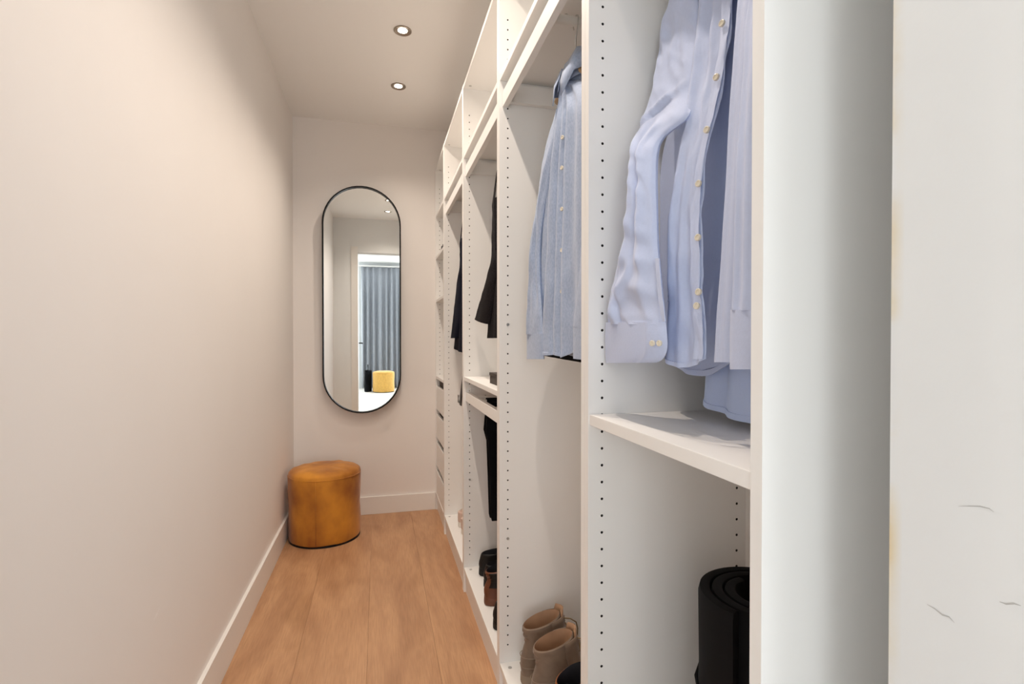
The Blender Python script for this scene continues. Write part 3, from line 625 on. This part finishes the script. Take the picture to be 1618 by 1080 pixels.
cloth('sleeve', rs3, 'cham', s3, nt_=40, ns_=16, bulge=0.010, back=0.010, wr=0.002, wsc=(3, 10), seed=44)
cloth('cuff', [(at(906, 514, X=.425), Vector((.425, 0.978, 1.203))), (at(906, 566, X=.425), Vector((.425, 0.978, 1.138)))], 'cham', s3, nt_=8, ns_=14, bulge=0.008, back=0.009)
def plain_shirt(name, label, cat, y, x, m, top, hemz, half, group, zsl, flat=0.012, slx=0.0, seed=60):
    s = thing(name, label, cat, (x, y, hemz), group=group)
    b = cloth('body', [W(y+0.05, y-0.05, top, x), W(y+0.11, y-0.11, top-0.045, x), W(y+half-0.02, y-half+0.02, top-0.115, x), W(y+half-0.03, y-half+0.03, (top+hemz)/2, x), W(y+half-0.02, y-half+0.02, hemz, x)], m, s, nt_=50, ns_=40,
          bulge=flat, back=flat, wr=0.003, wsc=(7, 5), seed=seed, folds=[(0.2, 0.18, 0.006, 0.06), (0.45, 0.46, 0.006, 0.07), (0.75, 0.78, 0.006, 0.07)])
    collar(s, y, x-0.006, top-0.006, 0.05, m)
    for sg in (1, -1):
        c = y+sg*half
        cloth('sleeve', [W(c+0.004, c-0.05*1, top-0.11, x+slx*0.3) if sg > 0 else W(c+0.05, c-0.004, top-0.11, x+slx*0.3), W(c+0.03, c-0.035, (top+zsl)/2, x+slx*0.7), W(c+0.03, c-0.04, zsl, x+slx)], m, s, nt_=34, ns_=16, bulge=flat, back=flat, wr=0.003, wsc=(3, 8), seed=seed+sg)
    return s
plain_shirt('dress_shirt', 'slate blue shirt hanging second on the rod behind the chambray shirt', 'shirt', yc2, 0.585, 'chamb', 1.846, 1.16, 0.17, 'shirts in the second unit', 1.16, seed=71)
bk = thing('jumper', 'black garment hanging behind the chambray shirt, only its hem showing', 'jumper', (0.505, yc2, 1.11), group='shirts in the second unit')
bkr = [W(yc2+0.05, yc2-0.05, 1.846, .520), W(yc2+0.11, yc2-0.11, 1.80, .520), W(yc2+0.17, yc2-0.16, 1.735, .518), W(yc2+0.20, yc2-0.17, 1.50, .505)]
for u, v in ((862, 500), (857, 561)):
    p = at(u, v, X=.490); bkr.append((p, Vector((.490, 1.03, p.z-0.012))))
cloth('body', bkr, 'blackc', bk, nt_=40, ns_=30, bulge=0.008, back=0.012, wr=0.002, seed=76)
collar(bk, yc2, 0.505, 1.842, 0.05, 'blackc')
# ------------------------------------------------------------------ jackets
def jacket(label, y, x, m, rows_sl, cut, body_rows, rods_y, seed):
    j = thing('suit_jacket', label, 'jacket', (x, y, body_rows[-1][0].z))
    bd = cloth('body', body_rows, m, j, nt_=50, ns_=30, bulge=0.020, back=0.03, wr=0.003, wsc=(5, 6), seed=seed, folds=[(0.2, 0.2, 0.006, 0.1), (0.55, 0.52, 0.008, 0.08)])
    cloth('sleeve', rows_sl, m, j, nt_=44, ns_=22, bulge=0.022, back=0.020, wr=0.0025, wsc=(3, 8), seed=seed+1)
    yn = y-0.165
    cloth('sleeve', [W(yn+0.04, yn-0.01, 1.74, x+0.004), W(yn+0.035, yn-0.02, 1.55, x+0.012), W(yn+0.03, yn-0.02, 1.24, x+0.012)], m, j, nt_=44, ns_=22, bulge=0.018, back=0.018, wr=0.0025, wsc=(3, 8), seed=seed+2)
    collar(j, y, x-0.006, 1.846, 0.06, m, h=0.030)
    lp = MB()
    for sg in (1, -1):
        A = [Vector((x-0.032, y+sg*0.060, 1.82)), Vector((x-0.042, y+sg*0.095, 1.70)), Vector((x-0.044, y+sg*0.03, 1.52))]
        B = [Vector((x-0.036, y+sg*0.030, 1.82)), Vector((x-0.046, y+sg*0.035, 1.70)), Vector((x-0.047, y+sg*0.012, 1.52))]
        lp.loft([A, B], False, False)
    o = lp.build('lapel', m, j); sd = o.modifiers.new('thickness', 'SOLIDIFY'); sd.thickness = 0.003
    return j
y3 = 1.900; y4 = 2.740
hanger('wooden hanger inside the charcoal tweed jacket', y3, 0.475, ZR, 0.13)
hanger('wooden hanger inside the navy jacket', y4, 0.475, ZR, 0.13)
br = [W(y3+0.05, y3-0.05, 1.84, .475), W(y3+0.13, y3-0.13, 1.795, .475), W(y3+0.175, y3-0.17, 1.735, .472), W(y3+0.165, y3-0.17, 1.55, .468)]
for u, v in ((779, 450), (775, 490), (772, 534)):
    p = at(u, v, X=.452); br.append((p, Vector((.452, y3-0.17, p.z))))
sr = [W(y3+0.180, y3+0.12, 1.745, .470), (Vector((.460, y3+0.185, 1.68)), Vector((.460, y3+0.10, 1.66)))]
for uL, uR, vL, vR, X in ((781,792,405,405,.440),(775,788,430,432,.436),(768,783,455,458,.432),(760,778,480,486,.430),(752.5,773,503,512,.428)):
    sr.append((at(uL, vL, X=X), at(uR, vR, X=X)))
jacket('charcoal tweed jacket hanging above the shelf with the trouser rail', y3, 0.468, 'tweed', sr, None, br, None, 81)
br = [W(y4+0.05, y4-0.05, 1.84, .475), W(y4+0.13, y4-0.13, 1.795, .475), W(y4+0.185, y4-0.20, 1.735, .472), W(y4+0.175, y4-0.20, 1.55, .468)]
for u, v in ((723, 480), (720, 530), (718.5, 549)):
    p = at(u, v, X=.448); br.append((p, Vector((.448, y4-0.22, p.z-0.03*(v > 540)))))
sr = [W(y4+0.190, y4+0.13, 1.745, .470), (Vector((.460, y4+0.200, 1.68)), Vector((.460, y4+0.11, 1.66)))]
for uL, uR, v, X in ((730,738,417,.440),(726,734,445,.437),(722,731,475,.431),(718,728,508,.426),(715.2,724,534,.421)):
    sr.append((at(uL, v, X=X), at(uR, v, X=X)))
jacket('navy jacket hanging in the unit beside the drawers', y4, 0.468, 'navy', sr, None, br, None, 91)
# black belt on the navy unit's hanger
hb = thing('belt', 'black belt with silver buckle hanging below the navy jacket', 'belt', (0.430, 2.76, 0.83))
cloth('strap', [W(2.70, 2.66, 1.60, .52), W(2.705, 2.665, 1.30, .47), W(2.725, 2.675, 1.0, .425), W(2.760, 2.705, 0.90, .418), W(2.790, 2.735, 0.832, .418)], 'bleather', hb, nt_=24, ns_=6, closed=False, thick=0.004)
MB().tube([(0.4125, 2.800, 0.885), (0.4125, 2.765, 0.885), (0.4125, 2.765, 0.845), (0.4125, 2.800, 0.845), (0.4125, 2.800, 0.885)], 0.003, 8).build('buckle', 'metal', hb, smooth=50)
# ------------------------------------------------------------------ trousers on the pull-out rods (third unit)
RZ = 0.937-0.012
def trousers(label, y, drop_z, prof, seed):
    """folded over a rod that runs along X: two hanging layers"""
    tr_ = thing('trousers', label, 'trousers', (0.55, y, drop_z), group='trousers on the pull-out rods')
    def layer(sg):
        rows = []
        for z, xa, xb in prof:
            off = 0.0155 if z < RZ else 0.0125
            rows.append((z, xa, xb, sg*off))
        rings = []
        nt_ = len(rows)
        for z, xa, xb, off in rows:
            ring = []
            n = 14
            for k in range(n+1): s = k/n; ring.append((xa+(xb-xa)*s, y+off+sg*0.007*(1+0.5*math.sin(6*s+seed)), z))
            for k in range(n, -1, -1): s = k/n; ring.append((xa+(xb-xa)*s, y+off-sg*0.001, z))
            rings.append(ring)
        return MB().loft(rings, True, True)
    layer(-1).build('leg', 'blackc', tr_, smooth=60); layer(1).build('leg', 'blackc', tr_, smooth=60)
    xa, xb = prof[0][1], prof[0][2]; arc = []
    for q in range(9):
        a = math.pi*q/8; arc.append([(x_, y-0.018*math.cos(a), RZ+0.002+0.0165*math.sin(a)) for x_ in (xa, xb)])
    for q in range(8, -1, -1):
        a = math.pi*q/8; arc.append([(x_, y-0.0130*math.cos(a), RZ+0.002+0.0125*math.sin(a)) for x_ in (xa, xb)])
    MB().loft([[p[0] for p in arc], [p[1] for p in arc]], True, True).build('fold', 'blackc', tr_, smooth=50)
    return tr_
trousers('black trousers folded over the middle pull-out rod', 2.10, 0.44, [(RZ+0.001, .425, .69), (0.875, .424, .69), (0.81, .418, .69), (0.765, .430, .69), (0.60, .436, .685), (0.46, .440, .68), (0.444, .444, .68)], 1)
trousers('black trousers folded over the near pull-out rod', 1.86, 0.52, [(RZ+0.001, .47, .69), (0.85, .47, .69), (0.70, .48, .68), (0.52, .49, .68)], 3)
# ------------------------------------------------------------------ boxes and trinkets on shelves
bx = thing('box', 'small dark brown box on the shelf under the tweed jacket', 'box', (0.50, 2.02, 1.009))
MB().box(0.425, 0.60, 1.80, 2.030, 1.0095, 1.040).build('box_base', 'box', bx, bevel=0.002)
MB().box(0.423, 0.602, 1.798, 2.032, 1.040, 1.052).build('lid', 'box', bx, bevel=0.002)
sg_ = thing('sunglasses', 'dark sunglasses on the shelf of the drawer unit', 'sunglasses', (0.43, 3.42, 1.752))
for yy in (3.39, 3.455):
    MB().loft([[(0.400+dx, yy+0.026*math.cos(2*math.pi*k/16), 1.7745+0.021*math.sin(2*math.pi*k/16)) for k in range(16)] for dx in (0, 0.003)], True, True).build('lens', 'black', sg_, smooth=40)
MB().tube([(0.401, 3.412, 1.782), (0.401, 3.433, 1.782)], 0.002).build('bridge', 'black', sg_)
for yy in (3.364, 3.481): MB().tube([(0.402, yy, 1.780), (0.48, yy, 1.782), (0.515, yy, 1.756)], 0.002).build('temple', 'black', sg_)
# ------------------------------------------------------------------ shoes
def outline(x0, x1, hw, kind, z, tilt=0.0, n=36, toe=1.0, zc=None):
    """closed ring from heel (x0) to toe (x1); kind 0 = footprint, 1 = ellipse"""
    ring = []
    for k in range(n):
        a = 2*math.pi*k/n; c = -math.cos(a); s = (c+1)/2; x = x0+(x1-x0)*s
        e = math.sin(a)
        el = e
        sg = 1 if e >= 0 else -1
        m_ = abs(e)**0.62
        prof_ = 0.80+0.02*math.sin(s*9)-0.10*math.exp(-((s-0.42)/0.16)**2)+0.24*math.exp(-((s-0.72)/0.2)**2)
        fo = sg*m_*prof_*(1-0.22*max(0, (s-0.85)/0.15)*toe)+0.10*max(0, s-0.5)
        y = hw*(fo*(1-kind)+el*kind)
        ring.append((x, y, z+tilt*(s-0.2)))
    return ring
def shoe(name, label, cat, loc, rz, L, mats, hi, group=None, laces=True):
    """hi: list of upper slices (z, x0, x1, halfwidth, kind, tilt)"""
    o = thing(name, label, cat, loc, rz, group, world=False)
    up, so, li, tr_ = mats
    hw = hi[0][3]
    s = MB(); s.loft([outline(0.004, L-0.004, hw*0.97, 0, 0.0005), outline(0, L, hw, 0, 0.004), outline(0.0, L, hw*1.0, 0, 0.013), outline(0.0005, L+0.001, hw*1.02, 0, 0.018), outline(0.001, L, hw*1.0, 0, 0.030), outline(0.004, L-0.004, hw*0.96, 0, 0.032)], True, True)
    s.build('sole', so, o, smooth=40)
    u = MB(); rings = [outline(a, b, w, k, z, t) for z, a, b, w, k, t in hi]
    u.loft(rings, True, False)
    top = hi[-1]; z, a, b, w, k, t = top
    rim = [outline(a+0.0035, b-0.0035, w-0.0035, k, z+0.003, t)]
    u.loft([rings[-1]]+rim, True, False)
    uo = u.build('upper', up, o, smooth=60)
    inn = MB(); inn.loft([rim[0], outline(a+0.008, b-0.008, w-0.007, k, z-0.02, t), outline(a+0.010, b-0.010, w-0.009, k, max(0.04, z-0.07), t*0.5), outline(a+0.012, b+0.01, w-0.008, k*0.7, 0.036, 0)], True, False)
    bot_ = outline(a+0.012, b+0.01, w-0.008, k*0.7, 0.036, 0); inn.add(bot_, [tuple(range(len(bot_)))])
    inn.build('lining', li, o, smooth=60)
    if tr_:
        tm = MB(); zc_ = hi[2][0]
        tm.loft([outline(0.0, 0.075, hw*0.80, 0.9, 0.032), outline(-0.001, 0.075, hw*0.83, 0.9, 0.05), outline(0.0, 0.06, hw*0.74, 0.9, hi[-2][0]-0.006), outline(0.004, 0.05, hw*0.6, 0.9, hi[-2][0]-0.004)], True, True)
        tm.build('heel_counter', tr_, o, smooth=50)
    return o, uo
# taupe ankle boots
boot_hi = [(0.030, 0.003, 0.285, 0.049, 0, 0), (0.050, 0.000, 0.284, 0.049, 0.05, 0), (0.072, 0.000, 0.255, 0.047, 0.15, 0.0), (0.092, 0.004, 0.200, 0.044, 0.4, 0.006), (0.112, 0.010, 0.160, 0.0415, 0.7, 0.012), (0.126, 0.014, 0.142, 0.0385, 0.85, 0.016), (0.134, 0.012, 0.136, 0.0400, 0.9, 0.02), (0.141, 0.015, 0.134, 0.0380, 0.9, 0.022), (0.152, 0.008, 0.132, 0.0405, 0.95, 0.026), (0.158, 0.012, 0.131, 0.0390, 0.95, 0.028), (0.168, 0.005, 0.130, 0.0415, 1.0, 0.030), (0.178, 0.006, 0.129, 0.0405, 1, 0.031)]
def boot(label, loc, rz):
    o, uo = shoe('ankle_boot', label, 'boot', loc, rz, 0.288, ('nubuck', 'boot_sole', 'boot_lin', None), boot_hi, 'taupe ankle boots')
    tg = MB(); A = []; 
    rows = []
    for q in range(9):
        t_ = q/8; z = 0.105+0.115*t_; x = 0.160-0.050*t_+0.030*t_*t_; w = 0.024+0.006*t_
        if t_ > 0.9: w *= 0.75
        rows.append([(x-0.012*(s*s)*1.2, w*s, z) for s in (-1, -0.6, -0.2, 0.2, 0.6, 1)])
    tg.loft(rows, False, False); t_o = tg.build('tongue', 'boot_lin', o, smooth=60); sd = t_o.modifiers.new('thickness', 'SOLIDIFY'); sd.thickness = 0.004
    for sg in (1, -1):
        fl = MB(); rows = []
        for q in range(7):
            t_ = q/6; z = 0.115+0.088*t_; x = 0.150-0.034*t_+0.016*t_*t_
            rows.append([(x-0.050*(1-s)+0.004, sg*(0.040-0.016*s**2), z-0.010*(1-s)*t_) for s in (0, 0.33, 0.66, 1)])
        fl.loft(rows, False, False); f_ = fl.build('eyelet_flap', 'nubuck', o, smooth=60); sd = f_.modifiers.new('thickness', 'SOLIDIFY'); sd.thickness = 0.0035
    for q in range(5):
        z = 0.122+0.018*q; x = 0.163-0.0075*q
        MB().tube([(x-0.012, -0.026, z-0.002), (x+0.001, -0.012, z+0.003), (x+0.003, 0, z+0.004), (x+0.001, 0.012, z+0.003), (x-0.012, 0.026, z-0.002)], 0.0023, 7).build('lace', 'lace', o, smooth=True)
    MB().tube([(0.128, -0.024, 0.196), (0.150, -0.036, 0.196), (0.168, -0.040, 0.184), (0.176, -0.034, 0.160), (0.174, -0.036, 0.130), (0.170, -0.042, 0.105)], 0.0020, 7).build('lace', 'lace', o, smooth=True)
    # seam lines round the heel
    for z in (0.058, 0.088):
        MB().tube([(p[0]*1.0, p[1]*1.012, z) for p in outline(-0.0012, 0.26, 0.0485, 0.1, z)[27:36]+outline(-0.0012, 0.26, 0.0485, 0.1, z)[0:10]], 0.0011, 6).build('seam', 'boot_sole', o, smooth=True)
    return o
boot('far taupe nubuck ankle boot of the pair, standing beside the white panel', (0.424, 1.555, BOT), math.radians(4))
boot('near taupe nubuck ankle boot of the pair, laces hanging loose', (0.424, 1.436, BOT), math.radians(6))
low_hi = [(0.030, 0.003, 0.287, 0.046, 0, 0), (0.045, 0.000, 0.284, 0.046, 0.05, 0), (0.058, 0.001, 0.270, 0.044, 0.12, 0), (0.072, 0.005, 0.215, 0.041, 0.4, 0.004), (0.085, 0.008, 0.165, 0.038, 0.7, 0.006), (0.092, 0.010, 0.150, 0.036, 0.9, 0.006), (0.095, 0.011, 0.148, 0.035, 0.95, 0.006)]
def low(name, label, loc, rz, mats, group): return shoe(name, label, 'shoe', loc, rz, 0.29, mats, low_hi, group)[0]
def chelsea(label, loc, rz, m, group, zs=1.0, g0=0.26, g1=0.66):
    hi = [(0.030+(z-0.030)*zs, a, b, w, k, t*zs) for z, a, b, w, k, t in boot_hi]
    o, uo = shoe('chelsea_boot', label, 'boot', loc, rz, 0.288, (m, m, 'lining', None), hi, group)
    for sg in (1, -1):
        rows = []
        for z, a, b, w, k, t in hi[3:]:
            row = []
            for q in range(7):
                sx_ = g0+(g1-g0)*q/6; x0_, x1_ = a, b
                if z < 0.13: x1_ = min(b, 0.150)
                ang = math.acos(1-2*((x0_+(x1_-x0_)*sx_)-a)/(b-a)); ring = outline(a, b, w, k, z, t, n=2)
                e = math.sin(ang); s_ = (1-math.cos(ang))/2
                prof_ = 0.80+0.02*math.sin(s_*9)-0.10*math.exp(-((s_-0.42)/0.16)**2)+0.24*math.exp(-((s_-0.72)/0.2)**2)
                yv = w*((abs(e)**0.62*prof_)*(1-k)+e*k)+0.0016
                row.append((a+(b-a)*s_, sg*yv+w*0.10*max(0, s_-0.5)*(1-k), z+t*(s_-0.2)))
            rows.append(row)
        g_ = MB(); g_.loft(rows, False, False); go = g_.build('elastic_gusset', 'bleather', o, smooth=60)
        sd = go.modifiers.new('thickness', 'SOLIDIFY'); sd.thickness = 0.002
    return o
chelsea('rust-brown boot with black side panel beside the taupe boots', (0.436, 1.275, BOT), math.radians(5), 'rust', 'boots with black side panels')
chelsea('rust-brown boot with black side panel at the near side of the boot unit', (0.436, 1.130, BOT), math.radians(2), 'rust', 'boots with black side panels')
low('leather_shoe', 'plain black shoe farthest back in the row under the trousers', (0.436, 2.325, BOT), math.radians(2), ('bleather', 'bleather', 'lining', None), 'shoes under the trousers')
low('leather_shoe', 'plain black shoe second in the row under the trousers', (0.434, 2.205, BOT), math.radians(2), ('bleather', 'bleather', 'lining', None), 'shoes under the trousers')
chelsea('low brown boot with black side panel under the trousers', (0.408, 2.062, BOT), math.radians(2), 'brown', 'shoes under the trousers', 0.70, 0.07, 0.62)
low('leather_shoe', 'black shoe at the near end of the row under the trousers', (0.405, 1.88, BOT), math.radians(0), ('bleather', 'bleather', 'lining', None), 'shoes under the trousers')
low('canvas_shoe', 'pale pink canvas shoe on the floor of the navy jacket unit', (0.434, 2.955, BOT), math.radians(0), ('pink', 'rubber', 'rubber', 'pink'), 'pale pink canvas shoes')
low('canvas_shoe', 'second pale pink canvas shoe, hidden half behind the unit side', (0.434, 2.84, BOT), math.radians(0), ('pink', 'rubber', 'rubber', 'pink'), 'pale pink canvas shoes')
# ------------------------------------------------------------------ bedroom things seen in the mirror
cu = thing('curtain', 'grey floor-length pleated curtain in the bedroom, seen in the mirror', 'curtain', (0.17, BY0+0.10, 0.0))
def drape(x0, x1, z0, z1, y):
    rings = []; N = 300
    for i in range(13):
        t_ = i/12; z = z1+(z0-z1)*t_; row = []
        for k in range(N+1):
            s = k/N; x = x0+(x1-x0)*s; ph = s*(x1-x0)/0.115*2*math.pi+0.8*math.sin(s*9)
            am = 0.022+0.028*min(1, t_*3)
            row.append((x+0.012*math.sin(ph*0.5+2)*t_, y+am*math.sin(ph)+0.010*math.sin(ph*0.37+t_*2), z))
        rings.append(row)
    return MB().loft(rings, False, False)
c_ = drape(-0.34, 0.68, 0.015, 2.53, BY0+0.13).build('drape', 'curtain', cu, smooth=True); sd = c_.modifiers.new('thickness', 'SOLIDIFY'); sd.thickness = 0.002
MB().box(-0.40, 0.74, BY0+0.10, BY0+0.16, 2.535, 2.56).build('curtain_rail', 'base', cu)
pouf('pouf', 'small yellow pouf in front of the curtain, seen in the mirror', (0.10, -3.45, 0), 0.21, 0.40, 'yellow')
bg_ = thing('bag', 'black bag beside the yellow pouf, seen in the mirror', 'bag', (-0.20, -3.55, 0))
cloth('bag_body', [W(-3.46, -3.64, 0.42, -0.20), W(-3.42, -3.68, 0.30, -0.20), W(-3.41, -3.69, 0.10, -0.20), W(-3.42, -3.68, 0.002, -0.20)], 'blackc', bg_, nt_=16, ns_=20, bulge=0.07, back=0.07, wr=0.008, wsc=(3, 3))
MB().tube([(-0.20, -3.50, 0.41), (-0.20, -3.52, 0.50), (-0.20, -3.55, 0.53), (-0.20, -3.58, 0.50), (-0.20, -3.60, 0.41)], 0.008).build('handle', 'blackc', bg_, smooth=True)
for o in bpy.data.objects:
    if 'world_parts' in o: del o['world_parts']
